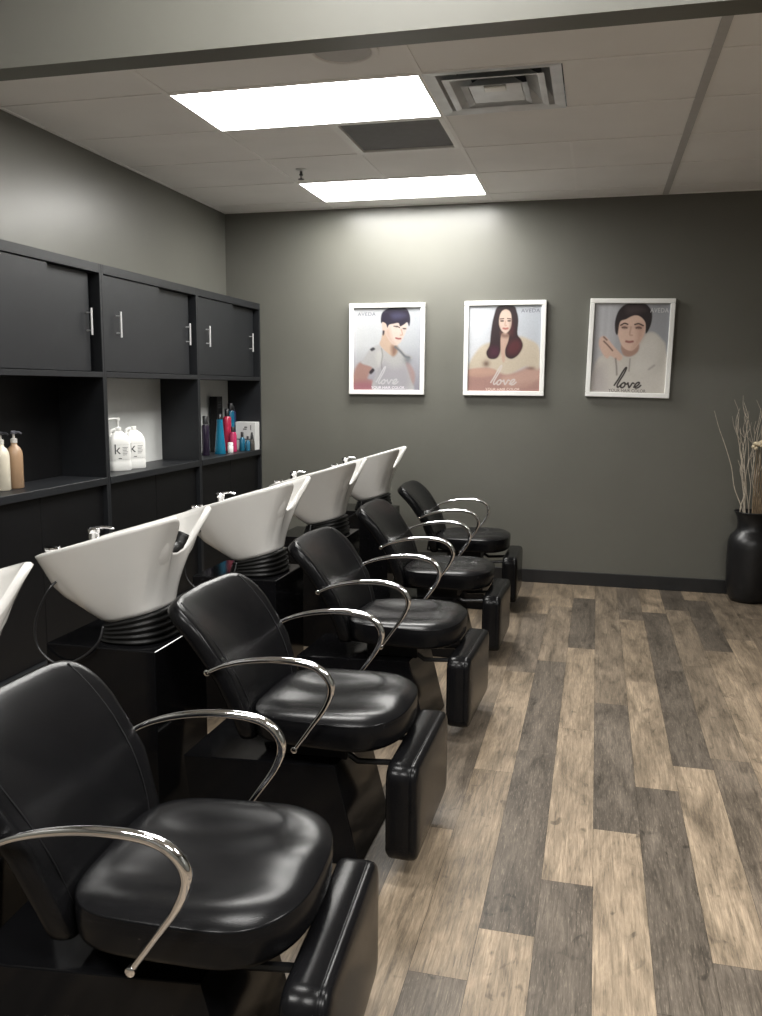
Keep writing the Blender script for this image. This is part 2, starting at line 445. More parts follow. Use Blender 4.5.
# ------------------------------------------------------------------ posters
def cr(r, g, b): return np.array(srgb(r, g, b))
class Painter:
    """Vertex-colour canvas: u right, v down, both 0..1."""
    def __init__(s, nu, nv):
        s.nu, s.nv = nu, nv
        s.U, s.V = np.meshgrid(np.linspace(0, 1, nu), np.linspace(0, 1, nv))
        s.A = np.zeros((nv, nu, 3)); s.asp = nu / nv
    def grad(s, f): s.A[:] = f(s.U[..., None], s.V[..., None])
    def put(s, a, c): s.A += (np.clip(a, 0, 1) * 1.0)[..., None] * (np.asarray(c) - s.A)
    def dist(s, Q, closed):
        X, Y = s.U, s.V / s.asp
        d = np.full(X.shape, 9.0); n = len(Q)
        for i in range(n if closed else n - 1):
            a, b = Q[i], Q[(i + 1) % n]; e = b - a; L2 = e @ e + 1e-12
            t = np.clip(((X - a[0]) * e[0] + (Y - a[1]) * e[1]) / L2, 0, 1)
            d = np.minimum(d, np.hypot(X - a[0] - t * e[0], Y - a[1] - t * e[1]))
        return d
    def poly(s, pts, c, soft=0.006, alpha=1.0, smooth=True):
        Q = catmull(pts, 5, True) if smooth else [np.array(p, float) for p in pts]
        Q = [np.array((q[0], q[1] / s.asp)) for q in Q]
        X, Y = s.U, s.V / s.asp
        ins = np.zeros(X.shape, bool); n = len(Q)
        for i in range(n):
            a, b = Q[i], Q[(i + 1) % n]
            if a[1] == b[1]: continue
            ins ^= ((a[1] > Y) != (b[1] > Y)) & (X < (b[0] - a[0]) * (Y - a[1]) / (b[1] - a[1]) + a[0])
        d = s.dist(Q, True)
        s.put(alpha * np.clip(0.5 + np.where(ins, d, -d) / (2 * soft), 0, 1), c)
    def line(s, pts, w, c, soft=0.003, alpha=1.0):
        Q = [np.array((q[0], q[1] / s.asp)) for q in catmull(pts, 5)]
        s.put(alpha * np.clip(0.5 + (w - s.dist(Q, False)) / (2 * soft), 0, 1), c)
    def blob(s, u, v, ru, rv, c, alpha=1.0):
        r = ((s.U - u) / ru) ** 2 + ((s.V - v) / rv) ** 2
        s.put(alpha * np.exp(-r), c)
    def noise(s, amt, seed=1, region=None):
        g = np.random.default_rng(seed).normal(0, 1, s.U.shape)
        g = (g + np.roll(g, 1, 0) + np.roll(g, 1, 1) + np.roll(g, (1, 1), (0, 1))) / 2
        s.A *= (1 + amt * g)[..., None]

def love(pt, dx, dy, k, c, w=0.009):
    """Brush-script word 'love'."""
    S = [[(.32, .90), (.37, .83), (.42, .75), (.455, .705), (.465, .712), (.435, .775), (.385, .85), (.358, .90), (.37, .922), (.41, .89)],
         [(.445, .868), (.415, .885), (.405, .915), (.425, .925), (.455, .905), (.46, .875), (.445, .868), (.475, .885), (.50, .872)],
         [(.495, .872), (.505, .90), (.515, .922), (.535, .90), (.555, .872), (.575, .875)],
         [(.575, .915), (.61, .905), (.645, .875), (.635, .862), (.605, .875), (.585, .905), (.60, .925), (.635, .918), (.665, .895)]]
    for st in S:
        pt.line([((u - .32) * k + dx, (v - .925) * k + dy) for u, v in st], w, c)

def N(pts, x0, y0, w, h): return [((x - x0) / w, (y - y0) / h) for x, y in pts]

def portrait_short_hair(p):
    q = lambda pts: N(pts, 90, 120, 582, 730)
    W_, B_, L_ = cr(238, 240, 243), cr(203, 208, 216), cr(160, 154, 170)
    p.grad(lambda U, V: (W_ * (1 - U * .75) + B_ * U * .75) * (1 - np.clip(V - .45, 0, 1) * 1.5) + L_ * np.clip(V - .45, 0, 1) * 1.5)
    skin, lite, dark = cr(196, 156, 146), cr(243, 224, 212), cr(150, 112, 96)
    p.poly(q([(150, 600), (95, 690), (80, 860), (290, 860), (262, 770), (215, 750), (240, 680), (255, 640)]), skin, .02)
    p.poly(q([(80, 790), (200, 770), (290, 800), (290, 860), (80, 860)]), cr(190, 130, 140), .05)
    p.poly(q([(540, 590), (585, 620), (625, 700), (615, 800), (560, 800), (530, 650)]), cr(200, 170, 165), .02)
    p.poly(q([(335, 445), (240, 480), (185, 560), (160, 610), (255, 645), (285, 700), (270, 860), (600, 860), (585, 740), (548, 610), (605, 560), (545, 520), (480, 462), (440, 520)]), cr(214, 213, 213), .015)
    p.poly(q([(320, 600), (440, 650), (560, 640), (560, 860), (300, 860)]), cr(188, 184, 194), .06, .7)
    p.poly(q([(290, 520), (340, 500), (340, 600), (300, 640)]), cr(232, 230, 226), .03, .7)
    p.line(q([(335, 480), (345, 540), (335, 620), (350, 700)]), .008, cr(160, 158, 160), .01, .8)
    p.poly(q([(358, 330), (330, 400), (320, 445), (380, 510), (440, 548), (475, 505), (468, 450), (440, 410)]), cr(228, 200, 178), .01)
    p.poly(q([(420, 460), (432, 545), (468, 515), (470, 455)]), dark, .03, .85)
    p.poly(q([(345, 240), (356, 320), (395, 400), (440, 446), (478, 446), (515, 400), (545, 330), (555, 255), (480, 220), (390, 220)]), lite, .008)
    p.poly(q([(400, 300), (420, 390), (450, 440), (400, 400), (370, 330)]), cr(220, 186, 166), .04, .8)
    p.poly(q([(337, 255), (345, 325), (362, 328), (372, 285), (362, 245)]), cr(240, 212, 196), .008)
    p.poly(q([(330, 255), (328, 200), (345, 155), (400, 122), (470, 112), (540, 122), (572, 170), (582, 230), (572, 285), (556, 250), (530, 268), (495, 285), (480, 255), (435, 262), (400, 270), (385, 295), (372, 262), (345, 245)]), cr(52, 46, 66), .006)
    p.poly(q([(345, 320), (362, 325), (352, 362), (343, 355)]), cr(60, 52, 66), .01)
    p.poly(q([(420, 180), (480, 165), (540, 190), (500, 210), (440, 215)]), cr(92, 90, 122), .04, .7)
    p.line(q([(440, 282), (470, 285), (492, 296)]), .007, cr(80, 60, 62)); p.line(q([(520, 302), (545, 306)]), .007, cr(80, 60, 62))
    for e in ((466, 287), (533, 305)): p.blob(*q([e])[0], .022, .010, cr(60, 46, 50), .9)
    p.line(q([(505, 310), (515, 355), (498, 362)]), .006, cr(206, 160, 145), .008)
    p.line(q([(460, 387), (481, 393), (500, 392)]), .012, cr(186, 104, 106), .006)
    p.poly(q([(235, 485), (262, 468), (280, 485), (250, 502)]), cr(70, 70, 78), .01)
    p.poly(q([(228, 690), (258, 655), (275, 675), (245, 708)]), cr(60, 50, 58), .01)
    p.line(q([(455, 465), (495, 500), (540, 548), (575, 560)]), .016, cr(128, 130, 136), .012)
    p.blob(*q([(562, 578)])[0], .06, .05, cr(138, 142, 148), .9)
    p.noise(.02, 3)
    love(p, .345, .925, .95, cr(236, 234, 238), .0085)

def portrait_long_hair(p):
    q = lambda pts: N(pts, 85, 95, 600, 708)
    W_, B_ = cr(228, 231, 237), cr(198, 205, 216)
    p.grad(lambda U, V: W_ * (1 - U * .8) + B_ * U * .8)
    skin = cr(205, 166, 148)
    p.poly(q([(70, 640), (260, 600), (450, 640), (600, 600), (700, 620), (700, 820), (70, 820)]), cr(186, 148, 138), .04)
    p.poly(q([(255, 400), (180, 440), (110, 540), (90, 620), (240, 610), (330, 640), (430, 665), (570, 600), (670, 625), (672, 440), (580, 370), (500, 350), (380, 380)]), cr(216, 202, 182), .02)
    p.poly(q([(85, 625), (230, 608), (320, 628), (300, 670), (200, 690), (85, 675)]), skin, .015)
    p.poly(q([(380, 690), (480, 660), (600, 610), (670, 640), (672, 700), (560, 780), (400, 790)]), cr(206, 168, 154), .03)
    p.poly(q([(85, 700), (300, 690), (400, 760), (680, 740), (680, 810), (85, 810)]), cr(178, 138, 130), .06, .8)
    p.blob(*q([(238, 575)])[0], .05, .04, cr(112, 84, 72), .9)
    p.blob(*q([(610, 612)])[0], .06, .02, cr(120, 92, 80), .7)
    hair, aub = cr(54, 38, 42), cr(104, 50, 56)
    p.poly(q([(330, 98), (292, 180), (272, 300), (262, 420), (236, 480), (258, 530), (320, 532), (352, 480), (366, 380), (395, 340), (414, 380), (392, 460), (402, 515), (450, 535), (505, 500), (538, 430), (522, 375), (492, 330), (496, 220), (482, 150), (450, 98)]), hair, .008)
    p.poly(q([(360, 330), (355, 440), (375, 560), (395, 540), (392, 460), (418, 380), (415, 330)]), cr(214, 182, 164), .008)
    p.poly(q([(338, 190), (336, 240), (355, 295), (392, 325), (426, 295), (441, 240), (440, 180), (420, 140), (390, 128), (356, 145)]), cr(238, 212, 196), .008)
    p.poly(q([(350, 310), (392, 330), (430, 305), (420, 355), (365, 355)]), cr(120, 84, 76), .02, .75)
    p.poly(q([(375, 118), (340, 165), (333, 240), (325, 200), (335, 130)]), hair, .01); p.poly(q([(385, 118), (430, 150), (445, 240), (462, 200), (445, 120)]), hair, .01)
    p.poly(q([(440, 390), (500, 380), (525, 430), (490, 490), (430, 500), (410, 455)]), aub, .04, .8)
    p.poly(q([(270, 440), (330, 440), (340, 500), (270, 510)]), cr(92, 44, 66), .04, .7)
    p.poly(q([(440, 210), (460, 300), (450, 350), (430, 300)]), aub, .03, .6)
    for e in ([(345, 206), (375, 202)], [(405, 202), (432, 206)]): p.line(q(e), .007, cr(92, 66, 60))
    p.line(q([(350, 222), (372, 222)]), .008, cr(70, 52, 50)); p.line(q([(410, 222), (430, 222)]), .008, cr(70, 52, 50))
    for e in ((361, 223), (420, 223)): p.blob(*q([e])[0], .018, .009, cr(50, 38, 40), .95)
    p.line(q([(390, 225), (386, 258), (398, 260)]), .006, cr(206, 166, 150), .008)
    p.line(q([(374, 283), (392, 287), (409, 283)]), .013, cr(188, 112, 108), .007)
    p.noise(.025, 5)
    love(p, .325, .925, 1.02, cr(226, 216, 212), .009)

def portrait_white_coat(p):
    q = lambda pts: N(pts, 82, 92, 580, 660)
    W_, B_ = cr(172, 172, 176), cr(146, 148, 153)
    p.grad(lambda U, V: W_ * (1 - U) + B_ * U)
    for x, a in ((150, .5), (200, .6), (240, .35)): p.line(q([(x, 80), (x - 8, 500)]), .025, cr(190, 190, 194), .03, a)
    p.poly(q([(470, 330), (540, 300), (610, 350), (650, 430), (665, 760), (75, 760), (95, 600), (140, 490), (260, 470), (340, 470), (400, 450)]), cr(196, 191, 184), .02)
    p.poly(q([(430, 420), (540, 330), (600, 420), (560, 560), (470, 600), (400, 560)]), cr(210, 206, 200), .06, .7)
    p.poly(q([(80, 600), (180, 560), (220, 760), (80, 760)]), cr(166, 158, 158), .08, .7)
    p.line(q([(380, 500), (378, 590)]), .006, cr(130, 122, 118), .01); p.line(q([(530, 575), (570, 545)]), .008, cr(120, 112, 108), .015, .7)
    p.poly(q([(310, 390), (325, 470), (385, 482), (440, 440), (430, 380)]), cr(168, 136, 122), .012)
    p.poly(q([(268, 220), (268, 300), (300, 385), (335, 425), (385, 440), (425, 410), (462, 350), (482, 300), (484, 220), (440, 170), (330, 175)]), cr(212, 182, 166), .008)
    p.poly(q([(420, 240), (470, 250), (470, 330), (430, 400), (390, 430), (420, 350)]), cr(188, 152, 136), .04, .8)
    p.poly(q([(252, 300), (246, 220), (275, 135), (345, 90), (460, 90), (522, 150), (525, 240), (490, 312), (480, 235), (440, 190), (390, 180), (330, 208), (285, 230), (272, 320)]), cr(46, 40, 42), .007)
    p.poly(q([(330, 120), (420, 105), (480, 140), (420, 160), (340, 170)]), cr(76, 66, 68), .04, .7)
    p.line(q([(292, 252), (320, 238), (345, 245)]), .010, cr(64, 48, 44)); p.line(q([(400, 246), (430, 240), (465, 254)]), .010, cr(64, 48, 44))
    p.line(q([(305, 270), (322, 266), (340, 271)]), .011, cr(58, 46, 46)); p.line(q([(412, 271), (430, 266), (450, 272)]), .011, cr(58, 46, 46))
    for e in ((322, 271), (431, 271)): p.blob(*q([e])[0], .022, .012, cr(40, 32, 34), .95); p.blob(*q([(e[0], e[1] - 6)])[0], .06, .022, cr(150, 116, 104), .5)
    p.line(q([(372, 265), (366, 318), (385, 326)]), .007, cr(172, 136, 122), .012)
    p.line(q([(342, 371), (366, 375), (392, 371)]), .015, cr(150, 96, 92), .007)
    p.poly(q([(130, 400), (135, 350), (165, 332), (195, 350), (250, 410), (320, 480), (300, 515), (265, 500), (225, 480), (200, 500), (160, 460)]), cr(206, 176, 160), .01)
    p.line(q([(168, 372), (200, 400), (240, 440)]), .009, cr(96, 72, 64), .008); p.line(q([(165, 340), (190, 362)]), .008, cr(80, 60, 56), .01)
    p.line(q([(268, 500), (280, 570), (285, 620)]), .008, cr(110, 100, 96), .012)
    p.noise(.02, 9)
    love(p, .325, .945, 1.03, cr(40, 32, 32), .011)

def poster(cx, cz, w, h, paint, label, brand, slogan, rot=0.0, ink=0.8):
    t = thing('framed_poster', label, 'poster', (cx, YB - 0.001, cz)); t.rotation_euler.y = rot
    fw, d = 0.034, 0.036
    b = bmesh.new()
    for a in ((-w / 2, w / 2, h / 2 - fw, h / 2), (-w / 2, w / 2, -h / 2, -h / 2 + fw), (-w / 2, -w / 2 + fw, -h / 2 + fw, h / 2 - fw), (w / 2 - fw, w / 2, -h / 2 + fw, h / 2 - fw)):
        box(b, a[0], a[1], -d, 0, a[2], a[3], 0.003, 1)
    obj('picture_frame', b, M['frame'], t)
    pw, ph = w - 2 * fw, h - 2 * fw
    nu, nv = 168, int(168 * ph / pw)
    P_ = Painter(nu, nv); paint(P_)
    b = bmesh.new(); la = b.verts.layers.float_color.new('paint')
    X = -pw / 2 + pw * P_.U; Z = ph / 2 - ph * P_.V
    g = [[None] * nu for _ in range(nv)]
    for j in range(nv):
        for i in range(nu):
            v = b.verts.new((X[j, i], -0.020, Z[j, i])); v[la] = (*(P_.A[j, i] * ink), 1); g[j][i] = v
    for j in range(nv - 1):
        for i in range(nu - 1): b.faces.new((g[j][i], g[j + 1][i], g[j + 1][i + 1], g[j][i + 1]))
    for (body, u, v, wu, hv, col, sp) in (brand, slogan):
        add_text(b, body, (-pw / 2 + pw * u, -0.0204, ph / 2 - ph * v), (1, 0, 0), (0, 0, 1), pw * wu, ph * hv, spacing=sp, col=srgb(*col), layer=la)
    me_o = obj('poster_print', b, M['print'], t)
    return t
poster(-1.600, 1.779, 0.602, 0.697, portrait_short_hair, 'framed hair colour poster of a person with short dark hair in a grey tee',
       ('AVEDA', .06, .095, .27, .042, (92, 94, 104), 1.1), ('YOUR HAIR COLOR', .27, .985, .50, .032, (214, 208, 216), 1.0), ink=.46)
poster(-0.692, 1.781, 0.608, 0.702, portrait_long_hair, 'framed hair colour poster of a person with long dark hair in a beige knit',
       ('AVEDA', .72, .085, .255, .042, (104, 102, 112), 1.1), ('YOUR HAIR COLOR', .25, .995, .48, .032, (220, 200, 190), 1.0), ink=.62)
poster(0.215, 1.779, 0.592, 0.706, portrait_white_coat, 'framed hair colour poster of a person in a white coat, hand raised to cheek',
       ('AVEDA', .74, .10, .24, .05, (200, 200, 202), 1.1), ('YOUR HAIR COLOR', .25, .995, .50, .036, (72, 66, 66), 1.0), rot=math.radians(1.0), ink=.92)

# ------------------------------------------------------------------ cabinets
CXF = -2.652           # front face
def cabinet(y0, y1, lap, right_end, left_handle_y, right_handle_y, white_back, label):
    t = thing('wall_cabinet', label, 'cabinet', (XL, y0, 0), group='salon wall cabinets')
    w = y1 - y0; d = CXF - XL; s = 0.019; e = 0.0006
    b = bmesh.new()
    x0 = 0.0008
    box(b, x0, d, e, s, 0.0, 2.141, 0.0015, 1); box(b, x0, d, w - s, w - e, 0.0, 2.141, 0.0015, 1)        # side panels
    box(b, x0, d, s, w - s, 2.092, 2.141, 0.0015, 1)                                                       # top rail
    box(b, x0, d, s, w - s, 1.531, 1.560, 0.0015, 1)                                                       # bottom of the upper box
    box(b, x0, d - 0.002, s, w - s, 0.0, 0.09)                                                            # plinth
    obj('carcass', b, M['cabinet'], t)
    b = bmesh.new(); box(b, x0, 0.006, s, w - s, 1.5605, 2.0915); obj('cupboard_back', b, M['cabinet_dark'], t)
    b = bmesh.new(); box(b, x0, 0.010, s, w - s, 0.976, 1.530); obj('niche_back', b, M['white_panel'] if white_back else M['cabinet_dark'], t)
    if white_back:
        t.children[-1]['label'] = 'white back panel of the open niche'
    b = bmesh.new(); box(b, x0, d + 0.004, s, w - s, 0.935, 0.975, 0.002, 1); obj('shelf', b, M['cabinet'], t)
    b = bmesh.new(); xd = d - 0.028
    half = w * 0.5
    for a in ((s + 0.002, half - 0.0015), (half + 0.0015, w - s - 0.002)): box(b, xd - 0.018, xd, a[0], a[1], 0.094, 0.93, 0.0015, 1)
    obj('lower_panel', b, M['cabinet_dark'], t)
    def door(ya, yb, xf, hy):
        b = bmesh.new(); box(b, xf - 0.016, xf, ya - y0, yb - y0, 1.564, 2.088, 0.0012, 1)
        o = obj('sliding_door', b, M['cabinet'], t)
        b = bmesh.new(); zz = (1.757, 1.900)
        tube(b, [(xf + 0.030, hy - y0, zz[0]), (xf + 0.030, hy - y0, zz[1])], 0.006, 12)
        for z in (zz[0] + 0.024, zz[1] - 0.024): tube(b, [(xf, hy - y0, z), (xf + 0.030, hy - y0, z)], 0.0035, 8)
        h = obj('bar_handle', b, M['steel'], o, smooth=True, angle=40); h['label'] = 'brushed steel bar handle'
    door(y0 + s + 0.001, lap, d - 0.010, left_handle_y)
    door(lap - 0.05, right_end, d - 0.040, right_handle_y)
    return t
cabinet(3.135, 4.304, 3.836, 4.236, 3.285, 4.210, False, 'charcoal wall cabinet unit nearest the viewer with pump bottles in its dark niche')
cabinet(4.304, 5.473, 4.963, 5.415, 4.458, 5.377, True, 'charcoal wall cabinet unit with two white jugs in its white backed niche')
cabinet(5.473, 6.600, 6.087, 6.545, 5.620, 6.468, True, 'charcoal wall cabinet unit by the corner with colourful bottles in its niche')

# ------------------------------------------------------------------ bottles on the shelves
ZS = 0.9757
def pump_bottle(x, y, col, capcol, pumpcol, label):
    t = thing('pump_bottle', label, 'bottle', (x, y, ZS))
    mb, mc, mp = mat(label + ' body', col, 0.35, var=0.03), mat(label + ' collar', capcol, 0.4, var=0.03), mat(label + ' head', pumpcol, 0.35, var=0.05)
    b = bmesh.new(); lathe(b, [(0, 0), (0.034, 0), (0.0385, 0.004), (0.0385, 0.165), (0.036, 0.185), (0.028, 0.203), (0.016, 0.214), (0.014, 0.226), (0, 0.226)], 28)
    obj('bottle_body', b, mb, t, smooth=True, angle=50)
    b = bmesh.new(); lathe(b, [(0, 0.2265), (0.016, 0.2265), (0.016, 0.246), (0.010, 0.249), (0.006, 0.250), (0.006, 0.270), (0, 0.270)], 20)
    obj('pump_collar', b, mc, t, smooth=True, angle=40)
    b = bmesh.new(); lathe(b, [(0, 0.2705), (0.014, 0.2705), (0.015, 0.275), (0.013, 0.285), (0, 0.287)], 20)
    tube(b, [(0.006, 0, 0.279), (0.030, 0.004, 0.279), (0.042, 0.006, 0.272)], [0.006, 0.005, 0.004], 10)
    obj('pump_head', b, mp, t, smooth=True, angle=40)
pump_bottle(-2.80, 3.600, (0.62, 0.57, 0.46), (0.55, 0.53, 0.48), (0.03, 0.03, 0.035), 'cream pump bottle with dark pump head at the open shelf end')
pump_bottle(-2.80, 3.700, (0.33, 0.215, 0.13), (0.55, 0.53, 0.50), (0.10, 0.10, 0.12), 'tan pump bottle standing behind the cream one on the black shelf')

def jug(x, y, pump, label):
    t = thing('product_jug', label, 'jug', (x, y, ZS), rz=math.radians(-36))
    mw = M.setdefault('jug', mat('white jug plastic', (0.82, 0.82, 0.80), 0.35, var=0.02))
    ml = M.setdefault('jug_label', mat('jug lettering', (0.05, 0.05, 0.055), 0.6, var=0.05))
    b = bmesh.new(); loops = []
    prof = [(0.0, .94), (0.006, 1.0), (0.05, 1.0), (0.058, .97), (0.066, 1.0), (0.165, 1.0), (0.19, .93), (0.215, .72), (0.232, .45), (0.240, .30)]
    for z, s in prof:
        L = []
        for k in range(32):
            a = 2 * PI * k / 32; c_, s_ = math.cos(a), math.sin(a)
            ex = 2 / 5 if s > .6 else 2 / 2.4
            L.append((0.048 * s * math.copysign(abs(c_) ** ex, c_), 0.065 * s * math.copysign(abs(s_) ** ex, s_), z))
        loops.append(L)
    loft(b, loops)
    tube(b, catmull([(0, -0.052, 0.205), (0, -0.046, 0.236), (0, -0.022, 0.246), (0, -0.006, 0.238)], 5), 0.011, 10)
    body = obj('jug_body', b, mw, t, smooth=True, angle=50)
    # printed label on the room-facing side
    b = bmesh.new()
    add_text(b, 'k', (0.0485, -0.045, 0.103), (0, 1, 0), (0, 0, 1), 0.038, 0.058)
    for i in range(6): box(b, 0.0482, 0.0485, 0.004, 0.004 + 0.034 * (1 - .13 * (i % 3)), 0.140 - i * 0.009, 0.1425 - i * 0.009)
    box(b, 0.0482, 0.0485, -0.022, -0.002, 0.073, 0.078)
    box(b, 0.0482, 0.0485, -0.050, 0.050, 0.157, 0.1575); box(b, 0.0482, 0.0485, -0.050, 0.050, 0.068, 0.0685)
    lb = obj('printed_label', b, ml, body); lb['label'] = 'grey lettering with a large k'
    if pump:
        b = bmesh.new(); lathe(b, [(0, 0.2405), (0.02, 0.2405), (0.02, 0.258), (0.010, 0.262), (0.006, 0.264), (0.006, 0.300), (0.013, 0.302), (0.013, 0.318), (0, 0.320)], 20)
        tube(b, catmull([(0.006, -0.004, 0.312), (0.020, -0.04, 0.314), (0.034, -0.085, 0.306), (0.036, -0.092, 0.290)], 5), 0.0055, 10)
        obj('pump', b, mw, t, smooth=True, angle=40)
    else:
        b = bmesh.new(); lathe(b, [(0, 0.2405), (0.019, 0.2405), (0.019, 0.258), (0.016, 0.261), (0, 0.261)], 20); obj('jug_cap', b, mw, t, smooth=True, angle=40)
jug(-2.80, 4.665, True, 'white jug lettered k with a long-necked pump on top')
jug(-2.795, 4.832, False, 'white jug lettered k without a pump, right of the pump jug')

def flask(name, x, y, prof, col, label, cap=None, capcol=(0.01, 0.01, 0.012), cat='bottle', rough=0.25):
    t = thing(name, label, cat, (x, y, ZS))
    b = bmesh.new(); lathe(b, prof, 24); obj('bottle_body', b, mat(label + ' plastic', col, rough, var=0.06, vscale=40), t, smooth=True, angle=45)
    if cap:
        b = bmesh.new(); lathe(b, cap, 20); obj('bottle_cap', b, mat(label + ' cap', capcol, 0.35, var=0.05), t, smooth=True, angle=45)
def cap(z0, z1, r, r2=None):
    r2 = r if r2 is None else r2
    return [(0, z0), (r, z0), (r2, z1 - .003), (r2 - .003, z1), (0, z1)]
flask('styling_bottle', -2.80, 5.866, [(0, 0), (.026, 0), (.028, .004), (.028, .215), (.022, .228), (0, .230)], (0.016, 0.010, 0.024), 'tall slim dark purple bottle at the left end of the corner niche', cap(.2305, .292, .020))
flask('teal_bottle', -2.755, 6.022, [(0, 0), (.040, 0), (.042, .004), (.040, .05), (.030, .16), (.023, .235), (.024, .262), (0, .264)], (0.006, 0.135, 0.235), 'teal bottle tapering upward with a dark cap at the shelf front', cap(.2645, .302, .018, .015))
flask('red_bottle', -2.82, 6.30, [(0, 0), (.030, 0), (.034, .004), (.033, .20), (.032, .262), (.022, .275), (0, .277)], (0.34, 0.018, 0.050), 'tall red bottle behind the teal bottle', cap(.2775, .335, .018))
flask('pink_bottle', -2.755, 6.262, [(0, 0), (.026, 0), (.030, .004), (.029, .13), (.020, .155), (0, .157)], (0.36, 0.022, 0.085), 'shorter pink bottle in front of the tall red one', cap(.1575, .195, .014))
flask('hair_spray_can', -2.85, 6.435, [(0, 0), (.030, 0), (.031, .004), (.031, .30), (.024, .315), (0, .317)], (0.005, 0.10, 0.18), 'tall teal spray can with a black cap right of the red bottle', cap(.3175, .375, .022))
flask('navy_bottle', -2.868, 6.515, [(0, 0), (.027, 0), (.029, .004), (.029, .30), (.02, .315), (0, .317)], (0.022, 0.028, 0.075), 'tall navy blue bottle left of the white box', cap(.3175, .352, .016))
flask('blue_vial', -2.735, 6.395, [(0, 0), (.022, 0), (.024, .004), (.023, .09), (.012, .108), (0, .110)], (0.010, 0.10, 0.17), 'small blue bottle with a black cap in front of the white box', cap(.1105, .150, .012))
flask('blue_vial', -2.690, 6.400, [(0, 0), (.017, 0), (.019, .004), (.018, .07), (.010, .085), (0, .087)], (0.02, 0.12, 0.20), 'smallest blue bottle with a black cap nearest the shelf edge', cap(.0875, .118, .009))
flask('nozzle_bottle', -2.675, 6.452, [(0, 0), (.020, 0), (.021, .003), (.020, .070), (.012, .09), (0, .092)], (0.055, 0.05, 0.045), 'small dark nozzle bottle before the white box', cap(.0925, .145, .014, .008))
flask('white_jar', -2.735, 6.165, [(0, 0), (.020, 0), (.022, .003), (.022, .052), (.018, .056), (0, .057)], (0.75, 0.75, 0.74), 'small white jar between the teal and red bottles', cap(.0575, .080, .021), (0.7, 0.7, 0.7), 'jar')
t = thing('product_carton', 'white carton with dark line drawings at the end of the shelf', 'box', (-2.742, 6.518, ZS))
b = bmesh.new(); box(b, -0.085, 0.085, -0.040, 0.050, 0, 0.225, 0.002, 1); obj('carton_body', b, mat('white carton', (0.58, 0.58, 0.57), 0.6, var=0.03), t)
b = bmesh.new()
for a in ((-0.085, 0.075, 0.083, 0.090), (-0.02, 0.012, 0.165, 0.171), (-0.008, 0.016, 0.180, 0.188), (0.045, 0.050, 0.16, 0.20), (0.045, 0.050, 0.03, 0.065), (0.0, 0.016, 0.060, 0.066)):
    box(b, a[0], a[1], -0.0415, -0.0405, a[2], a[3])
obj('carton_print', b, M['cabinet_dark'], t)
t = thing('black_carton', 'tall black carton standing at the back of the corner niche', 'box', (-2.885, 6.24, ZS))
b = bmesh.new(); box(b, -0.030, 0.034, -0.05, 0.05, 0, 0.43, 0.003, 1); obj('carton_body', b, M['cabinet_dark'], t)
b = bmesh.new()
for i in range(3): box(b, 0.0345, 0.035, -0.038, 0.038 - .01 * i, 0.385 - .02 * i, 0.389 - .02 * i)
obj('carton_print', b, mat('grey print', (0.06, 0.06, 0.065), 0.6, var=0.05), t)

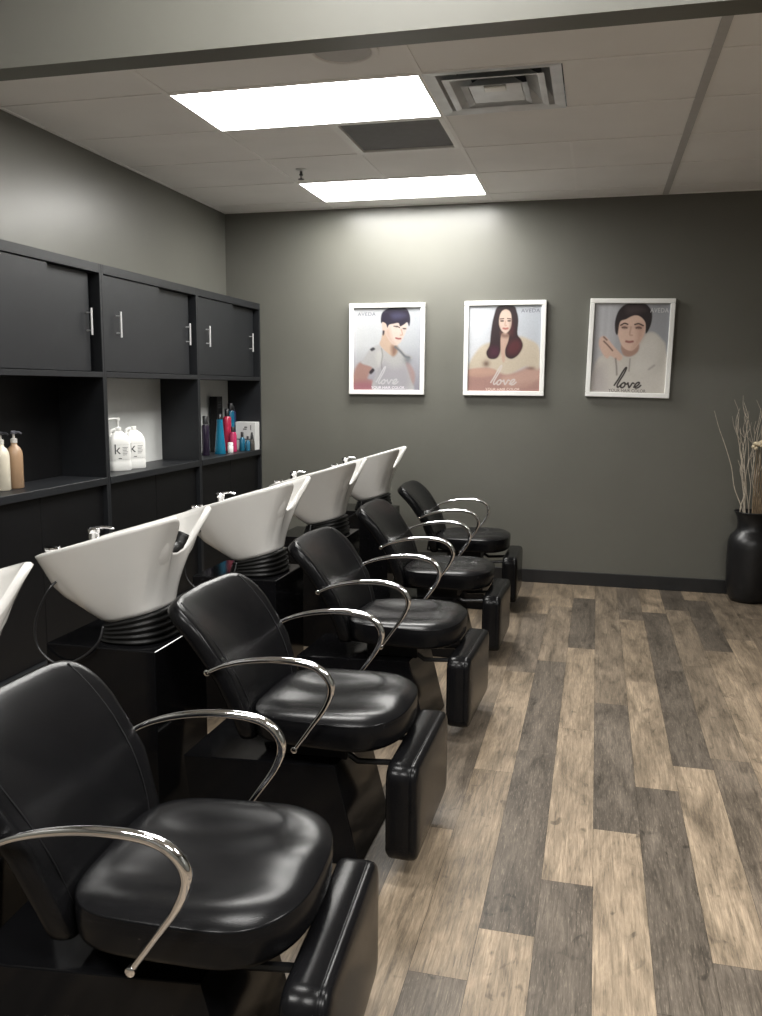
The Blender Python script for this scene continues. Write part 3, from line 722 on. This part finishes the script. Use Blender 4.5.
# ------------------------------------------------------------------ shampoo chairs
CX = -0.85      # local origin of a chair, measured from its place in the room
def make_chair(label):
    t = thing('shampoo_chair', label, 'chair', (CX, 0, 0), group='black shampoo chairs in a row')
    X = lambda x: x - CX
    # low pedestal
    b = bmesh.new(); prism(b, [(X(-1.225), 0.0), (X(-0.657), 0.0), (X(-0.740), 0.325), (X(-1.258), 0.300)], -0.185, 0.185, 0.004)
    obj('pedestal', b, M['gloss'], t)
    b = bmesh.new(); box(b, X(-0.95), X(-0.72), -0.12, 0.12, 0.318, 0.392, 0.004, 1); obj('seat_mount', b, M['satin'], t)
    # seat
    cx, a = X(-0.788), 0.236
    def outline(k, s, n=4.0):
        th = 2 * PI * k / 72; c_, s_ = math.cos(th), math.sin(th)
        m_ = n - .9 * max(0, c_)
        u = math.copysign(abs(c_) ** (2 / m_), c_); v = math.copysign(abs(s_) ** (2 / m_), s_)
        hw = 0.246 + 0.010 * min(1, (u + 1) / 1.5)
        front = 0.018 * (1 - v * v) if u > 0 else 0
        return cx + (a * u + front * max(0, u)) * s, hw * v * s
    def crown(x, y, s):
        fr = (x - cx) / a
        rim = 0.034 * (1 - s ** 7)
        dish = -0.027 * (1 - s * s) * (1 - 0.35 * fr)
        thigh = -0.010 * math.exp(-((abs(y) - 0.10) / 0.06) ** 2) * (1 - s ** 4)
        return 0.484 + rim + dish + thigh + 0.014 * fr * (1 - s * s)
    b = bmesh.new(); loops = []
    for z, s in ((0.404, .90), (0.402, .955), (0.406, .978), (0.418, .992), (0.452, 1.0), (0.476, 1.0), (0.4795, .994), (0.484, .999)):
        loops.append([(*outline(k, s), z) for k in range(72)])
    for s in (.985, .96, .92, .86, .78, .68, .56, .42, .28, .14, .05):
        L = []
        for k in range(72):
            x, y = outline(k, s, 4.0 - 1.6 * (1 - s)); L.append((x, y, crown(x, y, s)))
        loops.append(L)
    loft(b, loops)
    obj('seat', b, M['leather'], t, smooth=True)
    # backrest: pillow on a curved sheet
    prof = catmull([(0.372, -1.028), (0.46, -1.045), (0.55, -1.075), (0.64, -1.126), (0.73, -1.196), (0.810, -1.278)], 10)
    pz = [p[0] for p in prof]; pxx = [p[1] for p in prof]
    def sheet(y, v):
        z = 0.372 + v * 0.443
        x = float(np.interp(z, pz, pxx)); i = min(max(int(np.searchsorted(pz, z)), 1), len(pz) - 1)
        dz, dx = pz[i] - pz[i - 1], pxx[i] - pxx[i - 1]; L = math.hypot(dz, dx)
        nx, nz = dz / L, -dx / L
        wrap = 0.040 * (y / 0.27) ** 2 - 0.015
        return Vector((X(x) + wrap, y, z)), Vector((nx, -0.26 * y / 0.27, nz)).normalized()
    def bout(k, s, n=9.0):
        th = 2 * PI * k / 80; c_, s_ = math.cos(th), math.sin(th)
        u = math.copysign(abs(c_) ** (2 / n), c_); w = math.copysign(abs(s_) ** (2 / n), s_)
        v = 0.5 + 0.5 * w
        hw = float(np.interp(v, [0, .25, .5, .7, .88, 1.0], [.210, .240, .260, .271, .274, .270]))
        sag = -0.018 * (1 - u * u) * max(0, w) ** 6 * 0
        return hw * u * s, 0.5 + 0.5 * w * (s if s > .6 else s) + sag
    b = bmesh.new(); loops = []
    for s, off in ((.05, -.030), (.3, -.030), (.6, -.030), (.85, -.029), (.95, -.027), (.985, -.020), (1.0, -.004), (1.0, .010), (.988, .020),
                   (.965, .0255), (.92, .0275), (.84, .0285), (.72, .029), (.6, .029), (.45, .028), (.3, .027), (.15, .026), (.05, .026)):
        L = []
        for k in range(80):
            y, v = bout(k, s); p, nrm = sheet(y, v); L.append(p + nrm * off)
        loops.append(L)
    loft(b, loops)
    obj('backrest', b, M['leather'], t, smooth=True)
    bk = t.children[-1]
    for s in (-1, 1):
        b = bmesh.new(); pts = []
        for v in np.linspace(.04, .96, 18):
            hw = float(np.interp(v, [0, .25, .5, .7, .88, 1.0], [.210, .240, .260, .271, .274, .270])) - .052
            p, nrm = sheet(s * hw, v); pts.append(p + nrm * .0282)
        tube(b, pts, .0014, 6); obj('back_piping', b, M['seam'], bk, smooth=True)
    # bracket joining back and seat
    for s in (-1, 1):
        b = bmesh.new(); tube(b, [(X(-1.075), s * .10, 0.45), (X(-1.09), s * .10, 0.38), (X(-1.02), s * .10, 0.372), (X(-0.88), s * .10, 0.372)], 0.010, 8)
        obj('back_bracket', b, M['satin'], t, smooth=True, angle=40)
    # armrests
    path = catmull([(-1.118, .277, .622), (-1.060, .286, .651), (-0.980, .290, .674), (-0.890, .291, .686), (-0.800, .291, .684), (-0.745, .291, .664),
                    (-0.717, .290, .620), (-0.733, .288, .560), (-0.786, .284, .480), (-0.836, .279, .408)], 6)
    ctrl = [.0060, .0072, .0090, .0102, .0115, .0125, .0118, .0088, .0068, .0062]
    rad = [float(np.interp(i / 6, range(10), ctrl)) for i in range(len(path))]
    for s in (-1, 1):
        b = bmesh.new()
        tube(b, [(X(p[0]), s * p[1], p[2]) for p in path], rad, 16)
        for (x, y, z, inner) in ((-1.118, .277, .622, .240), (-0.836, .279, .408, .240)):
            Mx = Matrix.Translation((X(x), 0, z)) @ Matrix.Rotation(PI / 2 * (-s), 4, 'X')
            lathe(b, [(0, inner), (.006, inner), (.006, y - .006), (.0100, y - .006), (.0100, y + .007), (.007, y + .009), (0, y + .009)], 16, M=Mx)
        obj('armrest', b, M['chrome'], t, smooth=True, angle=45)
    # legrest pad
    def pad(x, ins, r=.052):
        L = []; hy, z0, z1 = .262 - ins, .072 + ins, .380 - ins; r = max(.006, r - ins)
        for (cy, cz, a0) in ((hy - r, z1 - r, 0), (-hy + r, z1 - r, 90), (-hy + r, z0 + r, 180), (hy - r, z0 + r, 270)):
            for i in range(9):
                a_ = math.radians(a0 + 90 * i / 8); L.append((x, cy + r * math.cos(a_), cz + r * math.sin(a_)))
        return L
    b = bmesh.new()
    loft(b, [pad(X(x), d_) for x, d_ in ((-.562, .12), (-.562, .024), (-.559, .010), (-.551, .002), (-.540, 0), (-.488, 0), (-.4865, .0022), (-.485, .0006), (-.474, .003), (-.467, .010), (-.463, .022), (-.460, .06), (-.459, .12))])
    obj('legrest', b, M['leather'], t, smooth=True)
    for s in (-1, 1):
        b = bmesh.new(); tube(b, [(X(-0.74), s * .10, 0.345), (X(-0.69), s * .10, 0.312), (X(-0.562), s * .10, 0.322)], 0.010, 8)
        obj('legrest_bracket', b, M['satin'], t, smooth=True, angle=40)
    return t

chairs = [(0.018, 1.592, 'black leather shampoo chair nearest the camera with chrome arms'),
          (0.0, 2.603, 'black leather shampoo chair second nearest the camera'),
          (0.01, 3.672, 'black leather shampoo chair in the middle of the row of five'),
          (0.01, 4.755, 'black leather shampoo chair second from the poster wall'),
          (-0.005, 5.845, 'black leather shampoo chair farthest away, next to the poster wall')]
proto = make_chair(chairs[0][2])
for i, (dx, y, lab) in enumerate(chairs):
    c = proto if i == 0 else copy_tree(proto)
    c.location = (CX + dx, y, 0); c['label'] = lab
    c.rotation_euler.z = math.radians((3.5, -0.8, -2.5, -0.8, 0.5)[i])      # each stands slightly turned

# ------------------------------------------------------------------ shampoo basins
BX = -1.50
def make_basin(label):
    t = thing('shampoo_basin', label, 'basin', (BX, 0, 0), group='white shampoo basins in a row')
    X = lambda x: x - BX
    b = bmesh.new(); box(b, X(-1.745), X(-1.345), -0.185, 0.185, 0, 0.640, 0.004, 2)
    obj('pedestal', b, M['gloss'], t)
    NK = 96
    def bz(x): return 0.694 + (x + 1.585) * 0.285      # tilted foot plane of the bowl
    def ell(k, s, zf, n=2.6):
        th = 2 * PI * k / NK; c_, s_ = math.cos(th), math.sin(th)
        u = math.copysign(abs(c_) ** (2 / n), c_); v = math.copysign(abs(s_) ** (2 / n), s_)
        x = -1.492 + 0.104 * u * s
        return (X(x), 0.122 * v * s, zf(x))
    # accordion boot between pedestal and bowl
    b = bmesh.new(); loops = []
    R = 5
    for i in range(R + 1):
        f = i / R
        for ds, df in (((1.0, 0.0), (1.12, 0.30), (1.12, 0.62)) if i < R else ((1.0, 0.0),)):
            g = f + df / R
            loops.append([ell(k, ds * (1.10 - .12 * g), lambda x, g=g: 0.6405 * (1 - g) + (bz(x) - 0.001) * g) for k in range(NK)])
    loft(b, loops)
    obj('rubber_boot', b, M['rubber'], t, smooth=True)
    # bowl
    def rim(k):
        th = 2 * PI * k / NK; c_, s_ = math.cos(th), math.sin(th)
        n = 4.2
        u = math.copysign(abs(c_) ** (2 / n), c_); v = math.copysign(abs(s_) ** (2 / n), s_)
        x = -1.535 + 0.279 * u
        hw = float(np.interp(x, [-1.815, -1.76, -1.55, -1.40, -1.30, -1.255], [.205, .222, .232, .212, .176, .150]))
        y = hw * v
        z = 0.925 + 0.290 * (x + 1.79)
        notch = max(0.0, u) ** 6 * math.exp(-(abs(y) / 0.098) ** 4)
        x -= 0.095 * notch; z -= 0.150 * notch
        return np.array((X(x), y, z)), u, v, notch
    RIM = [rim(k) for k in range(NK)]
    FOOT = [np.array(ell(k, 1.0, bz)) for k in range(NK)]
    loops = []
    loops.append([tuple(np.array(ell(k, .5, bz))) for k in range(NK)]); loops.append([tuple(np.array(ell(k, .93, bz))) for k in range(NK)])
    for tt in (0.0, .05, .14, .26, .40, .54, .68, .80, .90, .965):
        L = []
        for k in range(NK):
            r, u, v, nt_ = RIM[k]; f = FOOT[k]
            th = 2 * PI * k / NK; c_ = math.cos(th)
            # rear flares early, front horns late
            e = float(np.interp(c_, [-1, -.4, 0, .5, .8, 1], [.66, .80, .92, 1.20, 1.55, 1.40]))
            h = tt ** e
            if c_ < -.6: w_ = min(1, (-c_ - .6) / .25); h = h * (1 - w_) + w_ * float(np.interp(tt, [0, .40, .50, 1], [0, .62, .73, 1]))
            z = f[2] + (r[2] - f[2]) * tt
            L.append((f[0] + (r[0] - f[0]) * h, f[1] + (r[1] - f[1]) * h, z))
        loops.append(L)
    cxr = X(-1.53)
    def inset(k, d, dz):
        r, u, v, nt_ = RIM[k]
        back = 0.085 * max(0, -u) ** 8
        q = np.array((cxr, 0, 0)) - np.array((r[0], r[1], 0)); q = q / (np.linalg.norm(q) + 1e-9)
        return r + q * d + np.array((back * min(1, d / .03), 0, dz))
    loops.append([tuple(RIM[k][0]) for k in range(NK)])
    loops.append([tuple(inset(k, .007, .006)) for k in range(NK)])
    loops.append([tuple(inset(k, .018, .006)) for k in range(NK)])
    loops.append([tuple(inset(k, .028, -.003)) for k in range(NK)])
    IN = [inset(k, .034, -.02) for k in range(NK)]
    for tt in (0.0, .2, .45, .7, .88, .97):
        L = []
        for k in range(NK):
            f = np.array((X(-1.50) + .085 * math.cos(2 * PI * k / NK), .095 * math.sin(2 * PI * k / NK), 0.800))
            h = tt ** 1.8
            L.append((IN[k][0] + (f[0] - IN[k][0]) * h, IN[k][1] + (f[1] - IN[k][1]) * h, IN[k][2] + (f[2] - IN[k][2]) * tt))
        loops.append(L)
    b = bmesh.new(); loft(b, loops)
    obj('bowl', b, M['porcelain'], t, smooth=True)
    b = bmesh.new(); lathe(b, [(0, .815), (.022, .815), (.026, .811), (.026, .807), (0, .807)], 20, (X(-1.50), 0, 0)); obj('drain', b, M['chrome'], t, smooth=True, angle=40)
    # fittings on the rear deck
    zd = 0.918
    b = bmesh.new(); c0 = (X(-1.735), .105, zd)
    lathe(b, [(0, -.006), (.024, -.006), (.024, .004), (.019, .008), (.0185, .045), (.021, .048), (.021, .060), (.014, .066), (0, .067)], 24, c0)
    tube(b, [(c0[0] + .012, c0[1], zd + .022), (c0[0] + .06, c0[1], zd + .024), (c0[0] + .092, c0[1], zd + .010)], [.010, .009, .008], 12)
    fa = obj('mixer_tap', b, M['chrome'], t, smooth=True, angle=40)
    b = bmesh.new()
    tube(b, catmull([(c0[0] + .006, c0[1], zd + .063), (c0[0] + .040, c0[1] + .004, zd + .068), (c0[0] + .075, c0[1] + .010, zd + .064)], 4), [.010] * 4 + [.008] * 4 + [.005], 10, flat=.55)
    obj('tap_lever', b, M['chrome'], fa, smooth=True, angle=40)
    b = bmesh.new(); c1 = (X(-1.742), -.135, zd)
    lathe(b, [(0, -.006), (.020, -.006), (.020, .002), (.013, .005), (.013, .020), (.020, .024), (.024, .031), (.022, .037), (0, .038)], 20, c1)
    tube(b, [(c1[0] - .022, c1[1], zd + .030), (c1[0] + .024, c1[1] + .01, zd + .034)], .006, 8)
    obj('hand_spray', b, M['chrome'], t, smooth=True, angle=40)
    b = bmesh.new()
    hp = catmull([(X(-1.700), -.150, .860), (X(-1.726), -.192, .815), (X(-1.766), -.205, .716), (X(-1.757), -.208, .628), (X(-1.685), -.208, .579), (X(-1.602), -.206, .606),
                  (X(-1.541), -.200, .660), (X(-1.530), -.182, .712)], 8)
    tube(b, hp, 0.0042, 8); obj('spray_hose', b, M['satin'], t, smooth=True)
    return t
basins = [(0.012, 1.600, 'white shampoo basin at the left edge, behind the nearest chair'),
          (0.0, 2.600, 'white shampoo basin with a black neck rest, behind the second chair'),
          (0.005, 3.665, 'white shampoo basin behind the middle chair'),
          (-0.012, 4.745, 'white shampoo basin behind the chair second from the poster wall'),
          (-0.010, 5.830, 'white shampoo basin farthest away, near the poster wall')]
bproto = make_basin(basins[0][2])
for i, (dx, y, lab) in enumerate(basins):
    c = bproto if i == 0 else copy_tree(bproto)
    c.location = (BX + dx, y, 0); c['label'] = lab
    if i == 1:
        b = bmesh.new(); X = lambda x: x - BX
        tube(b, catmull([(X(-1.362), -.070, .985), (X(-1.372), -.05, .953), (X(-1.375), -.02, .942), (X(-1.375), .02, .942), (X(-1.372), .05, .953), (X(-1.362), .070, .985)], 4), 0.018, 12, flat=1.3)
        n_ = obj('neck_rest', b, M['rubber'], c, smooth=True); n_['label'] = 'black rubber neck rest'

# ------------------------------------------------------------------ vase with dried branches
VX, VY = 1.098, 6.435
b = bmesh.new()
lathe(b, [(0, 0), (.105, 0), (.122, .006), (.138, .04), (.152, .12), (.157, .24), (.157, .37), (.154, .42), (.140, .465), (.112, .495), (.100, .52), (.098, .56),
          (.104, .60), (.121, .632), (.127, .640), (.122, .642), (.100, .612), (.088, .56), (.09, .50), (.12, .44), (.135, .30), (.12, .06), (0, .03)], 56)
o = obj('floor_vase', b, M['vase'], smooth=True, loc=(VX, VY, 0.0006)); tag(o, 'tall matte black floor vase in the right corner of the frame', 'vase')
rt = random.Random(11)
def twig(pts, r0, m, label, name='dried_branch', cat='branch', side=True):
    path = catmull(pts, 7); n = len(path)
    b = bmesh.new(); tube(b, path, [r0 * (1 - .72 * i / (n - 1)) for i in range(n)], 6)
    if side:
        for _ in range(rt.choice((1, 1, 2))):
            i = rt.randrange(int(n * .5), n - 3); p = np.array(path[i]); d = np.array(path[i + 2]) - p
            s = rt.choice((-1, 1)); L = .06 + .10 * rt.random()
            dv = d / (np.linalg.norm(d) + 1e-9); q = p + dv * L * .5 + np.array((s * .018, -.006 + .012 * rt.random(), 0)); e = p + dv * L + np.array((s * .022 + .01 * rt.random(), 0, 0))
            tube(b, catmull([p, q, e], 4), [r0 * .42] * 5 + [r0 * .3] * 3 + [r0 * .2], 5)
    o = obj(name, b, m, smooth=True, loc=(VX, VY, 0)); tag(o, label, cat, 'dried branches in the black vase')
    return o
LBL = 'thin pale dried branch fanning out of the black vase'
# the branch that leans out furthest to the left, then the bundle
twig([(-.03, -.02, .50), (-.075, -.02, .655), (-.135, -.02, .80), (-.165, -.02, .95), (-.215, -.02, 1.10), (-.262, -.02, 1.22), (-.300, -.02, 1.34)], .0042, M['twig'],
     'pale dried branch leaning furthest left out of the black vase', side=False)
specs = [(-.045, -.165, 1.42), (-.06, -.135, 1.36), (-.05, -.105, 1.40), (-.04, -.09, 1.30), (-.055, -.12, 1.22), (-.03, -.07, 1.36), (-.02, -.055, 1.28), (-.05, -.085, 1.12),
         (-.01, -.02, 1.42), (0.0, 0.0, 1.36), (.02, .02, 1.40), (.03, .05, 1.33), (.04, .09, 1.38), (.05, .13, 1.32), (.06, .16, 1.40), (.03, .20, 1.26), (-.02, .01, 1.22), (.01, -.03, 1.16)]
for i, (xb, xt, zt) in enumerate(specs):
    y = -.035 + .09 * (i % 4) / 3; yt = y + (.03 if i % 2 else -.05)
    w = lambda a: (rt.random() - .5) * a
    pts = [(xb * .6, y * .4 - .01, .45)]
    for f in (.25, .45, .62, .78, .90, 1.0):
        pts.append((xb + (xt - xb) * f ** 1.1 + w(.045), y * .5 + (yt - y * .5) * f + w(.012), .45 + (zt - .45) * f))
    twig(pts, .0034 + .0012 * rt.random(), M['twig'], LBL)
for i in range(6):
    x = -.020 + .013 * i
    twig([(x * .6, -.07, .48), (x * .9, -.078, .70), (x + .002 * i, -.085, .92), (x + .004, -.09 + .004 * i, 1.085)], .0075, M['stalk'], 'brown dried stalk bundled under the cream flower head', 'dried_stalk', 'stalk', side=False)
b = bmesh.new()
fr = random.Random(5)
for i in range(60):
    th, ph = fr.random() * 2 * PI, math.acos(fr.random() * 1.6 - .6)
    c_ = (.055 * math.sin(ph) * math.cos(th), .04 * math.sin(ph) * math.sin(th), .028 * math.cos(ph))
    r = .010 + .005 * fr.random()
    lathe(b, [(0, -r), (r * .8, -r * .6), (r, 0), (r * .8, r * .6), (0, r)], 7, c_)
o = obj('dried_flower', b, M['flower'], smooth=True, loc=(VX + .012, VY - .085, 1.105)); tag(o, 'cream dried flower head above the black vase', 'flower')

# ------------------------------------------------------------------ camera, world
cam = bpy.data.cameras.new('camera'); co = bpy.data.objects.new('camera', cam); C.objects.link(co)
cam.sensor_fit = 'VERTICAL'; cam.sensor_height = 24.0; cam.sensor_width = 18.0
cam.lens = 859.048 / 1016 * 24.0; cam.clip_start = 0.05
R_ = Vector((0.970216, 0.242135, 0.007203)); U_ = Vector((-0.040838, 0.134181, 0.990115)); F_ = Vector((-0.238775, 0.960920, -0.140073))
mw = Matrix(((R_.x, U_.x, -F_.x, 0), (R_.y, U_.y, -F_.y, 0), (R_.z, U_.z, -F_.z, 1.492), (0, 0, 0, 1)))
co.matrix_world = mw
sc = bpy.context.scene; sc.camera = co
w = bpy.data.worlds.new('world'); sc.world = w; w.use_nodes = True
w.node_tree.nodes['Background'].inputs[0].default_value = (0.05, 0.05, 0.05, 1)
sc.view_settings.view_transform = 'Standard'; sc.view_settings.look = 'None'
sc.view_settings.exposure = 0.25; sc.view_settings.gamma = 1.0; sc.view_settings.use_curve_mapping = False
